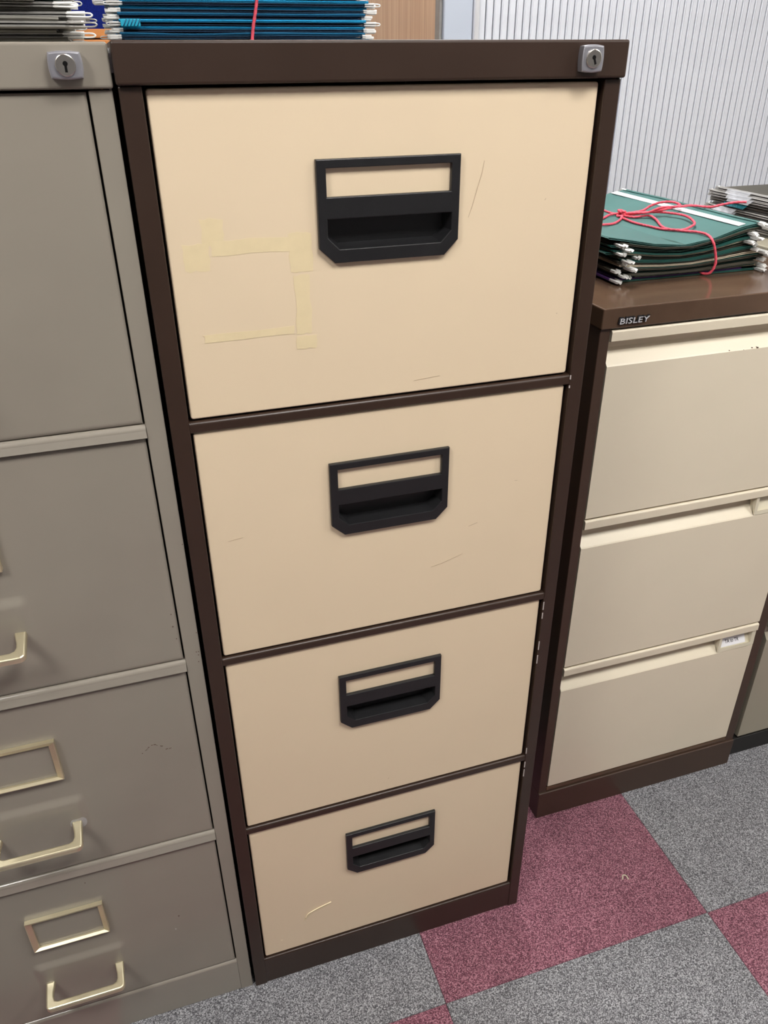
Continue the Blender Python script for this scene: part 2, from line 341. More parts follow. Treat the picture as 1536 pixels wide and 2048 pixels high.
# ------------------------------------------------------------------ suspension files
def file_thing(name, label, cat, group, org, A, B, w_, d_, zs, s0, s1, card, th=0.0007, tipe=0.014, metal='steel', tip='white',
               na=10, wav=0.0, loop=False, strip=None, rails=True, ends=(True, True), hth=0.0014, ramp=0.0013):
    """a folded hanging file lying flat. a runs along the rails, b from the rails to the fold; zs(x,y,s) gives the height."""
    A = Vector((A[0], A[1])); B = Vector((B[0], B[1])); ph = random.uniform(0, 6.28); ph2 = random.uniform(0, 6.28)
    def XY(a, b_): p = Vector((org[0], org[1])) + A*a + B*b_; return p.x, p.y
    def Z(a, b_, up):
        x, y = XY(a, b_); z = zs(x, y, s1 if up else s0)
        return z + wav * (math.sin(a*23 + ph) + 0.6*math.sin(a*41 + ph2)) * (1 if up else 0.4)
    c = XY(w_/2, d_/2); t = thing(name, label, cat, (c[0], c[1], zs(c[0], c[1], s0)), group)
    bs = [0.002, d_*0.12, d_*0.3, d_*0.5, d_*0.7, d_*0.88, d_]
    verts = []; rings = []
    for i in range(na + 1):
        a = w_ * i / na; ring = []
        def pt(b_, z, bb=None):
            x, y = XY(a, b_); verts.append((x, y, z)); ring.append(len(verts) - 1)
        zl, zu = Z(a, d_, False), Z(a, d_, True); R = max(0.0003, (zu - zl)/2); mid = (zl + zu)/2
        for b_ in bs: pt(b_, Z(a, b_, False) - th/2)
        for q in (-0.5, 0.0, 0.5): pt(d_ + math.cos(q*math.pi/1.0)*(R + th/2), mid + math.sin(q*math.pi)*(R + th/2)*0.7)
        for b_ in reversed(bs): pt(b_, Z(a, b_, True) + th/2)
        for b_ in bs: pt(b_, Z(a, b_, True) - th/2)
        for q in (0.5, 0.0, -0.5): pt(d_ + math.cos(q*math.pi)*max(0.0001, R - th/2), mid + math.sin(q*math.pi)*max(0.0001, R - th/2)*0.7)
        for b_ in reversed(bs): pt(b_, Z(a, b_, False) + th/2)
        rings.append(ring)
    n = len(rings[0]); h = n // 2; f = []
    for r1, r2 in zip(rings, rings[1:]):
        for k in range(n): f.append((r1[k], r1[(k+1) % n], r2[(k+1) % n], r2[k]))
    for r in (rings[0], rings[-1]):
        for k in range(h - 1): f.append((r[k], r[k+1], r[n-2-k], r[n-1-k]))
    put('cover', raw('cover', verts, f), card, t)
    if rails:
        def sstrip(nm, a0, a1, up, thk, mat, wid=(-0.0045, 0.0055), amp=0.0013, taper=False):
            v = []; fc = []; m_ = 9; k_ = 6
            for i in range(k_ + 1):
                a = a0 + (a1 - a0)*i/k_
                tp = 1.0
                if taper and i == (k_ if a1 > w_/2 else 0): tp = 0.72
                for side in (1, -1):
                    for j in range(m_):
                        q = j/(m_-1); mid_ = (wid[0]+wid[1])/2; b_ = mid_ + (wid[0] + (wid[1]-wid[0])*q - mid_)*tp
                        x, y = XY(a, b_); z = Z(min(max(a, 0), w_), 0.002, up) + amp*math.sin(q*2*math.pi*1.15) + side*thk/2
                        v.append((x, y, z))
            s = 2*m_
            for i in range(k_):
                for j in range(m_-1):
                    fc.append((i*s+j, i*s+j+1, (i+1)*s+j+1, (i+1)*s+j)); fc.append((i*s+m_+j, (i+1)*s+m_+j, (i+1)*s+m_+j+1, i*s+m_+j+1))
                fc.append((i*s, (i+1)*s, (i+1)*s+m_, i*s+m_)); fc.append((i*s+m_-1, i*s+2*m_-1, (i+1)*s+2*m_-1, (i+1)*s+m_-1))
            for i in (0, k_):
                for j in range(m_-1): fc.append((i*s+j, i*s+m_+j, i*s+m_+j+1, i*s+j+1))
            put(nm, raw(nm, v, fc), mat, t)
        for up in (False, True):
            sstrip('rail', -0.001, w_ + 0.001, up, 0.0006, metal, amp=ramp)
            for e_ in (0, 1):
                if not ends[e_]: continue
                tl = tipe * random.uniform(0.75, 1.2)
                if e_ == 0: sstrip('hook', -tl, 0.003, up, hth, tip, taper=True)
                else: sstrip('hook', w_ - 0.003, w_ + tl, up, hth, tip, taper=True)
        if loop:
            for e_ in (0, 1):
                if not ends[e_]: continue
                a0 = w_ if e_ else 0.0; sg = 1 if e_ else -1; tl = tipe*random.uniform(0.9, 1.7)
                zl, zu = Z(a0, 0.002, False), Z(a0, 0.002, True); zu = max(zu, zl + 0.0022)
                P = []
                for (aa, z) in ((a0 - sg*0.004, zl), (a0 + sg*tl*0.8, zl - 0.0003), (a0 + sg*tl, (zl*0.7+zu*0.3)), (a0 + sg*tl, (zl*0.3+zu*0.7)), (a0 + sg*tl*0.8, zu + 0.0003), (a0 - sg*0.004, zu)):
                    x, y = XY(aa, -0.006); P.append((x, y, z))
                put('hook_loop', tube_mesh('hook_loop', P, 0.0008, 6, 3), tip, t)
    return t

# ------------------------------------------------------------------ brown four-drawer cabinet
CB = thing('filing_cabinet', 'tall brown filing cabinet with four cream drawers and black recessed handles', 'filing cabinet', (0.234, 0.305, 0.0))
YP = -0.004
box('side_panel', (0.0005, 0.0025, -0.002, 0.620, 0.004, 1.292), 'brown', CB)
box('side_panel', (0.4650, 0.4670, -0.002, 0.620, 0.004, 1.292), 'brown', CB)
box('back_panel', (0.003, 0.4645, 0.616, 0.6195, 0.004, 1.292), 'brown', CB)
box('gap_shade_sheet', (0.004, 0.4635, 0.024, 0.030, 0.010, 1.285), 'inner', CB)  # dark sheet painted for the shade behind the drawer gaps
for xa, xb in ((0.0, 0.0188), (0.4502, 0.4676)):
    put('post', new_mesh(bm_box(xa, xb, YP, 0.022, 0.0, 1.2895, bev=0.0012), 'post'), 'brown', CB)
ZT = [1.2872, 0.9782, 0.6711, 0.3627]; ZB = [0.9928, 0.6848, 0.3766, 0.0657]
XL, XR = 0.0213, 0.4460
for k in range(3):
    zt, zb = ZB[k] - 0.0022, ZT[k+1] + 0.0008
    prof = [(-0.0022, zb), (-0.0030, zb + 0.001)] + qr(-0.0030, zt, 0.0036) + [(0.022, zt), (0.022, zb)]
    put('rail', prism_x('rail', prof, 0.0189, 0.4501), 'brown', CB)
prof = [(-0.0020, 0.0004), (-0.0026, 0.0020), *qr(-0.0026, 0.0618, 0.0030), (0.022, 0.0618), (0.022, 0.0004)]
put('plinth', prism_x('plinth', prof, 0.0189, 0.4501), 'brown', CB)
lid = put('lid', new_mesh(bm_box(-0.0012, 0.4690, -0.0095, 0.622, 1.2900, 1.3217, bev=0.0022, seg=3), 'lid'), 'brown', CB)
def lock(parent, cx, cz, hw, hh, yb, rc, ang):
    pts = []
    bulge = 0.10
    n = 8
    for (ax, az), (bx, bz) in (((-1, -1), (1, -1)), ((1, -1), (1, 1)), ((1, 1), (-1, 1)), ((-1, 1), (-1, -1))):
        for i in range(n):
            t = i/n; x = ax + (bx-ax)*t; z = az + (bz-az)*t; e = bulge*(1 - (2*t-1)**2)
            if az == bz: z += e*az
            else: x += e*ax
            r2 = 0.90 + 0.0
            pts.append((cx + x*hw*r2, cz + z*hh*r2))
    lk = put('lock', plate_mesh('lock', [pts], yb - 0.0085, yb, 0.0016, 3), 'chrome', parent)
    put('lock_cylinder', cyl_y('lock_cylinder', cx, cz, rc, yb - 0.0102, yb - 0.002, 32, 0.0006), 'nickel', lk)
    # keyhole: round top with a slot below, turned by ang
    ks = []; r = rc*0.24; s_ = rc*0.13; ln = rc*0.62
    for i in range(13):
        a = math.radians(-60 + 300*i/12); ks.append((math.cos(a)*r, math.sin(a)*r + rc*0.14))
    ks += [(-s_, -ln), (s_, -ln)]
    ca, sa = math.cos(ang), math.sin(ang)
    ks = [(cx + x*ca - z*sa, cz + x*sa + z*ca) for x, z in ks]
    put('keyhole', plate_mesh('keyhole', [ks], yb - 0.01035, yb - 0.0095), 'ink', lk)
    return lk
lock(CB, 0.4263, 1.3062, 0.0115, 0.0115, -0.0095, 0.0078, 0.35)
# drawer with its handle
HX0, HX1, HC = 0.1612, 0.3033, 0.0145
def handle_polys(dz):
    o = lambda q: [(x, z + dz) for x, z in q]
    outer = o([(HX0, 0.0), (HX1, 0.0), (HX1, -0.0780), (HX1-0.0143, -0.0924), (HX0+0.0148, -0.0924), (HX0, -0.0785)])
    win = o([(0.1704, -0.0077), (0.2941, -0.0077), (0.2941, -0.0326), (0.1704, -0.0326)])
    rec = o([(0.1702, -0.0520), (0.2953, -0.0520), (0.2953, -0.0688), (0.2846, -0.0796), (0.1812, -0.0796), (0.1702, -0.0688)])
    return outer, win, rec
DR = []
for k in range(4):
    zt, zb = ZT[k], ZB[k]
    dz = zt - 0.0582 + (0.0015 if k else 0)
    outer, win, rec = handle_polys(dz)
    hole = [(x + (0.001 if x > 0.23 else -0.001), z + (0.001 if z > dz - 0.06 else -0.001)) for x, z in rec]
    rc_ = 0.003
    pan = []
    for cx, cz, a0 in ((XR-rc_, zt-rc_, 0), (XL+rc_, zt-rc_, 90), (XL+rc_, zb+rc_, 180), (XR-rc_, zb+rc_, 270)):
        for q in range(4):
            a = math.radians(a0 + 30*q); pan.append((cx + rc_*math.cos(a), cz + rc_*math.sin(a)))
    d = put('drawer', plate_mesh('drawer', [pan, hole], 0.0, 0.018, 0.0018, 3), 'cream', CB); DR.append(d)
    d['label'] = ['top cream drawer front with tape marks', 'second cream drawer front', 'third cream drawer front', 'bottom cream drawer front with a torn tape scrap'][k]
    hd = put('handle', plate_mesh('handle', [outer, win, rec], -0.0048, 0.0, 0.0009, 2), 'black', d)
    # recess cup behind the handle, draughted inwards
    cxm, czm = (0.1702+0.2953)/2, dz - 0.066
    ring0 = [(x, -0.0042, z) for x, z in rec]
    ring1 = [(cxm + (x-cxm)*0.96, 0.014, czm + (z-czm)*(0.80 if z < czm else 1.0)) for x, z in rec]
    ringo = [(x + (0.0008 if x > cxm else -0.0008), -0.0040, z + (0.0008 if z > czm else -0.0008)) for x, z in rec]
    ringb = [(cxm + (x-cxm)*0.97, 0.0160, czm + (z-czm)*(0.85 if z < czm else 1.02)) for x, z in rec]
    vs = ring0 + ring1 + ringo + ringb; fs = []
    for i in range(6):
        j = (i+1) % 6
        fs += [(i, j, 6+j, 6+i), (12+i, 18+i, 18+j, 12+j), (i, 12+i, 12+j, j)]
    fs += [tuple(range(6, 12)), tuple(range(18, 24))]
    put('recess_cup', raw('recess_cup', vs, fs), 'black', d)
# yellowed tape left on the top drawer, scratches and scraps
def flat_patch(name, pts, mat, parent, y=-0.0002):
    return put(name, plate_mesh(name, [pts], y, y + 0.00015), mat, parent)
def jag(x0, x1, z0, z1, n=5, a=0.0012):
    r = lambda: random.uniform(-a, a)
    p = [(x0 + (x1-x0)*i/n, z0 + r()) for i in range(n)] + [(x1 + r(), z0 + (z1-z0)*i/n) for i in range(n)]
    p += [(x1 - (x1-x0)*i/n, z1 + r()) for i in range(n)] + [(x0 + r(), z1 - (z1-z0)*i/n) for i in range(n)]
    return p
TAPE = iter(range(20))
for (x0, x1, z0, z1, mt_) in ((0.0527, 0.0735, 1.1600, 1.1835, 'tape'), (0.0345, 0.0580, 1.1380, 1.1625, 'tape'), (0.060, 0.150, 1.1505, 1.1640, 'tape'),
                              (0.1330, 0.1545, 1.1300, 1.1660, 'tape'), (0.1355, 0.1510, 1.0700, 1.1270, 'tape'), (0.0440, 0.1330, 1.0705, 1.0775, 'tape'), (0.1345, 0.1560, 1.0545, 1.0680, 'tape')):
    flat_patch('tape_mark', jag(x0, x1, z0, z1), mt_, DR[0], y=-0.00012 - 0.00003*next(TAPE))
def mark(parent, pts, wd, mat='scratch', y=-0.0003): return put('scratch', ribbon_mesh('scratch', pts, wd, y), mat, parent)
mark(DR[0], [(0.3295, 1.2215), (0.3275, 1.2100), (0.3235, 1.1970), (0.3190, 1.1810), (0.3150, 1.1700)], 0.0008)
mark(DR[0], [(0.4000, 1.1838), (0.3985, 1.1820)], 0.0007)
mark(DR[0], [(0.4250, 1.0640), (0.4262, 1.0632), (0.4265, 1.0642)], 0.0008)
mark(DR[0], [(0.2600, 1.0060), (0.2900, 1.0080)], 0.0004)
mark(DR[1], [(0.3340, 0.8080), (0.3410, 0.8098), (0.3460, 0.8112)], 0.0008)
mark(DR[1], [(0.2860, 0.7580), (0.3000, 0.7605), (0.3180, 0.7660), (0.3280, 0.7690)], 0.0006)
mark(DR[1], [(0.0430, 0.8440), (0.0520, 0.8450), (0.0600, 0.8458)], 0.0005)
mark(DR[1], [(0.3920, 0.8620), (0.3960, 0.8616)], 0.0006)
mark(DR[2], [(0.2280, 0.4000), (0.2300, 0.4010)], 0.0009)
put('tape_scrap', tube_mesh('tape_scrap', [(0.0905, -0.0006, 0.1330), (0.0940, -0.0012, 0.1425), (0.1010, -0.0012, 0.1465), (0.1140, -0.0010, 0.1510), (0.1330, -0.0006, 0.1555)], 0.0007, 6, 4), 'tape_bright', DR[3])
flat_patch('tape_mark', [(0.088, 0.128), (0.095, 0.134), (0.102, 0.143), (0.131, 0.150), (0.130, 0.154), (0.101, 0.146), (0.092, 0.141)], 'tape', DR[3])
mark(DR[3], [(0.0480, 0.0960), (0.0500, 0.0956), (0.0520, 0.0958)], 0.0012, 'tape_bright')
mark(DR[3], [(0.2100, 0.2065), (0.2110, 0.2060)], 0.0014, 'tape_bright')
# pale dashes painted as highlights along the inner edge of the right post and a pale rub on the lid
for (z0, z1) in ((0.9855, 0.9905), (0.975, 0.978), (0.655, 0.668), (0.640, 0.650), (0.585, 0.600), (0.560, 0.575), (0.380, 0.392), (0.350, 0.362), (0.330, 0.345)):
    box('post_glint', (0.4497, 0.4512, YP - 0.0002, YP + 0.0004, z0, z1), 'chip_and_glint', CB)

# ------------------------------------------------------------------ grey four-drawer cabinet on the left
GX1 = -0.0045; GX0 = GX1 - 0.462
CG = thing('filing_cabinet', 'olive grey steel filing cabinet with champagne metal pulls and label holders', 'filing cabinet', ((GX0+GX1)/2, 0.31, 0.0))
box('side_panel', (GX0 + 0.0004, GX0 + 0.0024, 0.002, 0.620, 0.004, 1.289), 'grey', CG)
box('side_panel', (GX1 - 0.0024, GX1 - 0.0004, 0.002, 0.620, 0.004, 1.289), 'grey', CG)
box('back_panel', (GX0 + 0.003, GX1 - 0.003, 0.616, 0.6195, 0.004, 1.289), 'grey', CG)
box('gap_shade_sheet', (GX0 + 0.004, GX1 - 0.004, 0.026, 0.032, 0.010, 1.283), 'inner', CG)  # near-black sheet, interior shade seen through the drawer gaps
for xa, xb in ((GX0, GX0 + 0.0188), (GX1 - 0.0188, GX1)):
    put('post', new_mesh(bm_box(xa, xb, 0.0, 0.024, 0.0, 1.2868, bev=0.001), 'post'), 'grey', CG)
put('lid', new_mesh(bm_box(GX0 - 0.0006, GX1 + 0.0012, -0.004, 0.622, 1.2878, 1.3207, bev=0.0024, seg=3), 'lid'), 'grey', CG)
lock(CG, -0.0367, 1.3047, 0.0132, 0.0100, -0.004, 0.0078, 0.0)
GT = [1.2855, 0.9790, 0.6745, 0.3702]; GB = [0.9945, 0.6917, 0.3880, 0.0800]
GL, GR = GX0 + 0.0204, -0.0253
for k in range(3):
    zt, zb = GB[k] - 0.0012, GT[k+1] + 0.0010
    prof = [(0.0012, zb), (-0.0030, zb + 0.0006)] + qr(-0.0010, zt, 0.0055) + [(0.024, zt), (0.024, zb)]
    put('rail', prism_x('rail', prof, GX0 + 0.0189, GX1 - 0.0189), 'grey_gloss', CG)
prof = [(0.0008, 0.0004), (0.0002, 0.0020), *qr(0.0002, 0.0792, 0.0050), (0.024, 0.0792), (0.024, 0.0004)]
put('plinth', prism_x('plinth', prof, GX0 + 0.0189, GX1 - 0.0189), 'grey_gloss', CG)
PX0, PX1 = -0.2880, -0.1815
def sm(t): t = max(0, min(1, t)); return t*t*(3-2*t)
for k in range(4):
    zt, zb = GT[k], GB[k]
    # front with a shallow pressed pad behind the pull
    nx, nz = 60, 56; cxp = (PX0 + PX1)/2; ztop = zb + 0.122; zlow = zb + 0.045
    xs = [GL + (GR-GL)*i/nx for i in range(nx+1)]; zz = [zb + (zt-zb)*j/nz for j in range(nz+1)]
    xs = sorted(set(xs + [cxp + s*(0.0585 + q*0.002) for s in (-1, 1) for q in range(-3, 4)])); zz = sorted(set(zz + [ztop + q*0.0015 for q in range(-5, 6)]))
    def yy(x, z):
        e = sm((0.0645 - abs(x - cxp))/0.012); up = sm((ztop + 0.0075 - z)/0.015); dn = sm((z - zlow)/0.075)
        edge = min(x - GL, GR - x, z - zb, zt - z); rnd = 0.0012*(1 - sm(edge/0.0025)) if edge < 0.0025 else 0
        return 0.0016 - 0.0034*e*up*dn + rnd
    for q in (0.0006, 0.0013, 0.0025):
        xs += [GL + q, GR - q]; zz += [zb + q, zt - q]
    xs = sorted(xs); zz = sorted(zz); NX, NZ = len(xs), len(zz)
    v = [(x, yy(x, z), z) for z in zz for x in xs]; f = [(j*NX+i, j*NX+i+1, (j+1)*NX+i+1, (j+1)*NX+i) for j in range(NZ-1) for i in range(NX-1)]
    nb = len(v); v += [(GL, 0.020, zb), (GR, 0.020, zb), (GR, 0.020, zt), (GL, 0.020, zt)]
    f.append((nb, nb+3, nb+2, nb+1))
    f.append(tuple(list(range(NX)) + [nb+1, nb])); f.append(tuple([(NZ-1)*NX+i for i in range(NX)] + [nb+2, nb+3]))
    f.append(tuple([j*NX for j in range(NZ)] + [nb+3, nb])); f.append(tuple([j*NX+NX-1 for j in range(NZ)] + [nb+2, nb+1]))
    d = put('drawer', raw('drawer', v, f, True), 'grey', CG)
    d['label'] = ['top grey drawer front', 'second grey drawer front', 'third grey drawer front with a scuffed patch', 'bottom grey drawer front with full pull in view'][k]
    # label holder: frame whose faces slope inwards
    hx0, hx1, hz0, hz1 = -0.2858, -0.1860, zb + 0.1640, zb + 0.2262
    O = [(hx0, hz0), (hx1, hz0), (hx1, hz1), (hx0, hz1)]; bw = 0.0072
    I = [(hx0+bw, hz0+0.0026), (hx1-bw, hz0+0.0026), (hx1-bw, hz1-bw), (hx0+bw, hz1-bw)]
    O2 = [(hx0+.001, hz0+.001), (hx1-.001, hz0+.001), (hx1-.001, hz1-.001), (hx0+.001, hz1-.001)]
    v = [(x, 0.0014, z) for x, z in O] + [(x, -0.0050, z) for x, z in O] + [(x, -0.0050, z) for x, z in O2] + [(x, -0.0014, z) for x, z in I] + [(x, 0.0014, z) for x, z in I]
    f = []
    for r in range(4):
        for i in range(4):
            j = (i+1) % 4; f.append((r*4+i, r*4+j, (r+1)*4+j, (r+1)*4+i))
    for i in range(4):
        j = (i+1) % 4; f.append((16+i, 16+j, j, i))
    put('label_holder', raw('label_holder', v, f), 'champagne', d)
    # U-shaped pull
    zr = zb + 0.0795; u0, u1, wd, out = PX0, PX1, 0.0098, 0.0375
    rr = 0.007; P = [(u0, 0.0), (u0, -out + rr)]
    for q in range(1, 5): a = math.pi + q*math.pi/2/5; P.append((u0 + rr + rr*math.cos(a), -out + rr + rr*math.sin(a)))
    P += [(u0 + rr, -out), (u1 - rr, -out)]
    for q in range(1, 5): a = 1.5*math.pi + q*math.pi/2/5; P.append((u1 - rr + rr*math.cos(a), -out + rr + rr*math.sin(a)))
    P += [(u1, -out + rr), (u1, 0.0)]
    iw = wd
    P += [(u1 - iw*1.25, 0.0), (u1 - iw, -out*0.40)]; r3 = 0.006
    P += [(u1 - iw, -out + iw + r3), (u1 - iw - r3*0.3, -out + iw + r3*0.3), (u1 - iw - r3, -out + iw), (u0 + iw + r3, -out + iw), (u0 + iw + r3*0.3, -out + iw + r3*0.3), (u0 + iw, -out + iw + r3), (u0 + iw, -out*0.40), (u0 + iw*1.25, 0.0)]
    me = plate_mesh('pull', [P], -0.0035, 0.0035, 0.0022, 3)
    for vv in me.vertices:
        x, yv, zv = vv.co; vv.co = (x, zv + 0.0010, zr + (-yv) + zv*0.17)
    put('pull', me, 'champagne', d)
    if k == 2:
        for s in (1,):
            put('pull_washer', cyl_y('pull_washer', PX1 - 0.004, zr, 0.010, -0.0004, 0.0016, 24), 'clearplastic', d)
        for q in range(26):
            t_ = q/25; x = -0.0945 + 0.036*t_; z = 0.5555 + 0.012*math.sin(math.pi*min(1, t_*1.15)) + random.uniform(-0.0012, 0.0012)
            if random.random() < 0.35: continue
            s = random.uniform(0.0004, 0.0009); box('scuff', (x - s, x + s, 0.0012, 0.0017, z - s*0.5, z + s*0.5), 'chip', d)
for (x, z, s, mt_) in ((-0.093, 0.2255, 0.0011, 'chip'), (-0.101, 0.198, 0.0008, 'chip_and_glint'), (-0.2, 0.35, 0.0007, 'chip'), (-0.0305, 0.7595, 0.0007, 'chip'), (-0.0308, 0.742, 0.0008, 'chip'), (-0.029, 0.724, 0.0006, 'chip')):
    put('paint_chip', cyl_y('paint_chip', x, z, s, 0.0010, 0.0017, 8), mt_, CG)
for (x, z) in ((-0.0060, 0.728), (-0.0070, 0.7), (-0.0075, 0.695), (-0.0095, 0.70), (-0.0085, 0.685), (-0.006, 0.85)):
    put('paint_chip', cyl_y('paint_chip', x, z, 0.0007, -0.0002, 0.0004, 8), 'chip', CG)

# ------------------------------------------------------------------ brown and ivory three-drawer cabinet on the right
RF = 0.150; RX0, RX1 = 0.5845, 1.0368
CR = thing('filing_cabinet', 'low brown filing cabinet with three ivory drawers carrying tied green files', 'filing cabinet', ((RX0+RX1)/2, 0.46, 0.0))
box('side_panel', (RX0 + 0.0004, RX0 + 0.0024, RF + 0.004, 0.770, 0.004, 0.988), 'brown2', CR)
box('side_panel', (RX1 - 0.0024, RX1 - 0.0004, RF + 0.004, 0.770, 0.004, 0.988), 'brown2', CR)
box('back_panel', (RX0 + 0.003, RX1 - 0.003, 0.766, 0.7695, 0.004, 0.988), 'brown2', CR)
box('gap_shade_sheet', (RX0 + 0.004, RX1 - 0.004, RF + 0.034, RF + 0.040, 0.010, 0.984), 'inner', CR)  # interior shade painted as a dark sheet behind the drawers
put('post', new_mesh(bm_box(RX0, 0.6008, RF + 0.001, RF + 0.030, 0.0, 0.9858, bev=0.0012), 'post'), 'brown2', CR)
put('post', new_mesh(bm_box(1.0170, RX1, RF + 0.001, RF + 0.030, 0.0, 0.9858, bev=0.0012), 'post'), 'brown2', CR)
put('plinth', new_mesh(bm_box(RX0 - 0.0006, RX1 + 0.0006, RF - 0.0030, RF + 0.030, 0.0, 0.0680, bev=0.0015), 'plinth'), 'brown2', CR)
put('lid', new_mesh(bm_box(RX0 - 0.0018, RX1 + 0.0018, RF - 0.0035, 0.772, 0.9862, 1.0148, bev=0.0018, seg=3), 'lid'), 'brown_top', CR)
RT = [0.9830, 0.6800, 0.3785]; RB = [0.6825, 0.3815, 0.0815]
for k in range(3):
    zt, zb = RT[k], RB[k]
    prof = qr(RF - 0.0020, zt, 0.0036) + [(RF + 0.028, zt), (RF + 0.028, zb), (RF + 0.0012, zb), (RF, zb + 0.0012),
            (RF, zt - 0.0525), (RF + 0.0015, zt - 0.0505), (RF + 0.0160, zt - 0.0350), (RF + 0.0185, zt - 0.0300), (RF + 0.0185, zt - 0.0185), (RF + 0.0150, zt - 0.0172), (RF + 0.0005, zt - 0.0165), (RF - 0.0020, zt - 0.0150)]
    d = put('drawer', prism_x('drawer', prof, 0.6022, 1.0152), 'ivory', CR)
    d['label'] = ['top ivory drawer front', 'middle ivory drawer front', 'bottom ivory drawer front with white index card'][k]
    # moulded label holder in the finger groove
    if k:
        lx0, lx1 = 0.9330, 1.0148
        prof = [(RF + 0.0180, zt - 0.0170), (RF + 0.0165, zt - 0.0170), (RF + 0.0020, zt - 0.0470), (RF + 0.0020, zt - 0.0525), (RF + 0.0060, zt - 0.0525)]
        hl = put('label_holder', prism_x('label_holder', prof, lx0, lx1), 'holder', d)
        for xa, xb in ((lx0, lx0 + 0.0055), (lx1 - 0.0085, lx1)):
            pr2 = [(RF + 0.0150, zt - 0.0172), (RF + 0.0005, zt - 0.0172), (RF - 0.0006, zt - 0.0500), (RF + 0.0030, zt - 0.0500)]
            put('holder_cheek', prism_x('holder_cheek', pr2, xa, xb), 'holder', d)
        put('holder_lip', prism_x('holder_lip', [(RF - 0.0002, zt - 0.0430), (RF - 0.0008, zt - 0.0505), (RF + 0.0030, zt - 0.0520), (RF + 0.0030, zt - 0.0450)], lx0 + 0.0055, lx1 - 0.0085), 'holder', d)
        if k == 2:
            ca = [(RF + 0.0150, zt - 0.0176), (RF + 0.0146, zt - 0.0176), (RF + 0.0026, zt - 0.0425), (RF + 0.0030, zt - 0.0425)]
            cd = put('index_card', prism_x('index_card', ca, lx0 + 0.0085, lx1 - 0.0175), 'paper', d)
            cd['label'] = 'white index card printed TA to TR'
            me = text_mesh('card_lettering', 'TA to TR', 0.0098, 0.00005, 0.80, 0, 0.0001)
            n0 = Vector((0, (zt - 0.0176) - (zt - 0.0425), -(0.0146 - 0.0026))).normalized()
            up = Vector((0, 0.0120, 0.0249)).normalized(); rt = Vector((1, 0, 0)); no = rt.cross(up)
            base = Vector((lx0 + 0.0085 + 0.0105, RF + 0.0026, zt - 0.0425)) + up*0.0062 + no*0.0002
            mm = Matrix.Identity(4)
            for i in range(3): mm[i][0] = rt[i]; mm[i][1] = up[i]; mm[i][2] = no[i]; mm[i][3] = base[i]
            me.transform(mm); put('card_lettering', me, 'ink', d)
for q in range(9):
    x = random.uniform(0.80, 0.86); s = random.uniform(0.0004, 0.0009)
    put('paint_chip', cyl_y('paint_chip', x, 0.9315 + random.uniform(-0.0008, 0.0012), s, RF - 0.0002, RF + 0.0020, 7), 'chip', CR)
put('base_strip', prism_x('base_strip', [(RF + 0.0010, 0.0700), (RF + 0.0004, 0.0712), (RF + 0.0010, 0.0775), (RF + 0.0080, 0.0790), (RF + 0.028, 0.0790), (RF + 0.028, 0.0700)], 0.6010, 1.0165), 'brown_top', CR)
# raised lettering badge
for nm, mt_, dx, dz, y0, bo, ex in (('badge_backing', 'black', -0.0009, 0.0011, RF - 0.0046, 0.00055, 0.0008), ('badge_lettering', 'alu', 0.0, 0.0, RF - 0.0058, -0.00008, 0.0009)):
    me = text_mesh(nm, 'BISLEY', 0.0112, ex, 1.46, 0.12, bo)
    me.transform(Matrix.Translation((0.6072 + dx, y0, 0.9925 + dz)) @ Matrix.Rotation(math.pi/2, 4, 'X'))
    put(nm, me, mt_, CR)

# ------------------------------------------------------------------ grey cabinet at the far right
FF = 0.1655; FX0, FX1 = 1.0640, 1.5260
CF = thing('filing_cabinet', 'grey filing cabinet with black plinth past the low brown cabinet, at the right edge', 'filing cabinet', ((FX0+FX1)/2, 0.47, 0.0))
put('body', new_mesh(bm_box(FX0, FX1, FF + 0.012, 0.775, 0.046, 0.985, bev=0.002), 'body'), 'greyfar', CF)
put('plinth', new_mesh(bm_box(1.0420, FX1 - 0.004, FF - 0.001, 0.770, 0.0, 0.0455, bev=0.001), 'plinth'), 'black_rubber', CF)
put('lid', new_mesh(bm_box(FX0 - 0.001, FX1 + 0.001, FF - 0.002, 0.777, 0.9855, 1.0150, bev=0.002), 'lid'), 'greyfar', CF)
for k in range(3):
    z0 = 0.050 + 0.3115*k
    prof = [(FF, z0 + 0.001), (FF, z0 + 0.262), (FF + 0.010, z0 + 0.275), (FF + 0.010, z0 + 0.290), (FF - 0.001, z0 + 0.292), (FF - 0.001, z0 + 0.308), (FF + 0.0118, z0 + 0.309), (FF + 0.0118, z0)]
    put('drawer', prism_x('drawer', prof, FX0 + 0.001, FX1 - 0.012), 'greyfar', CF)

# ------------------------------------------------------------------ tambour cupboard behind
TF = 0.950; TX0, TX1 = 0.6535, 1.9500; TZ = 1.98
TB = thing('tambour_cupboard', 'tall tambour cupboard with silver vertical slats and oak side behind the cabinets', 'cupboard', ((TX0+TX1)/2, 1.18, 0.0))
box('side_panel', (TX0, TX0 + 0.018, TF + 0.0285, 1.55, 0.0, TZ), 'oak', TB)['label'] = 'pale oak side panel'
box('side_panel', (TX1 - 0.018, TX1, TF + 0.0285, 1.55, 0.0, TZ), 'oak', TB)
box('back_panel', (TX0 + 0.019, TX1 - 0.019, 1.535, 1.545, 0.0, TZ), 'frame_blue', TB)
box('top_panel', (TX0, TX1, TF - 0.002, 1.55, TZ + 0.0005, TZ + 0.030), 'frame_blue', TB, 0.002)
box('plinth', (TX0 + 0.01, TX1 - 0.01, TF + 0.004, TF + 0.028, 0.0, 0.080), 'frame_blue', TB)
box('frame_post', (0.6600, 0.7215, TF - 0.004, TF + 0.028, 0.081, TZ), 'frame_blue', TB, 0.003)
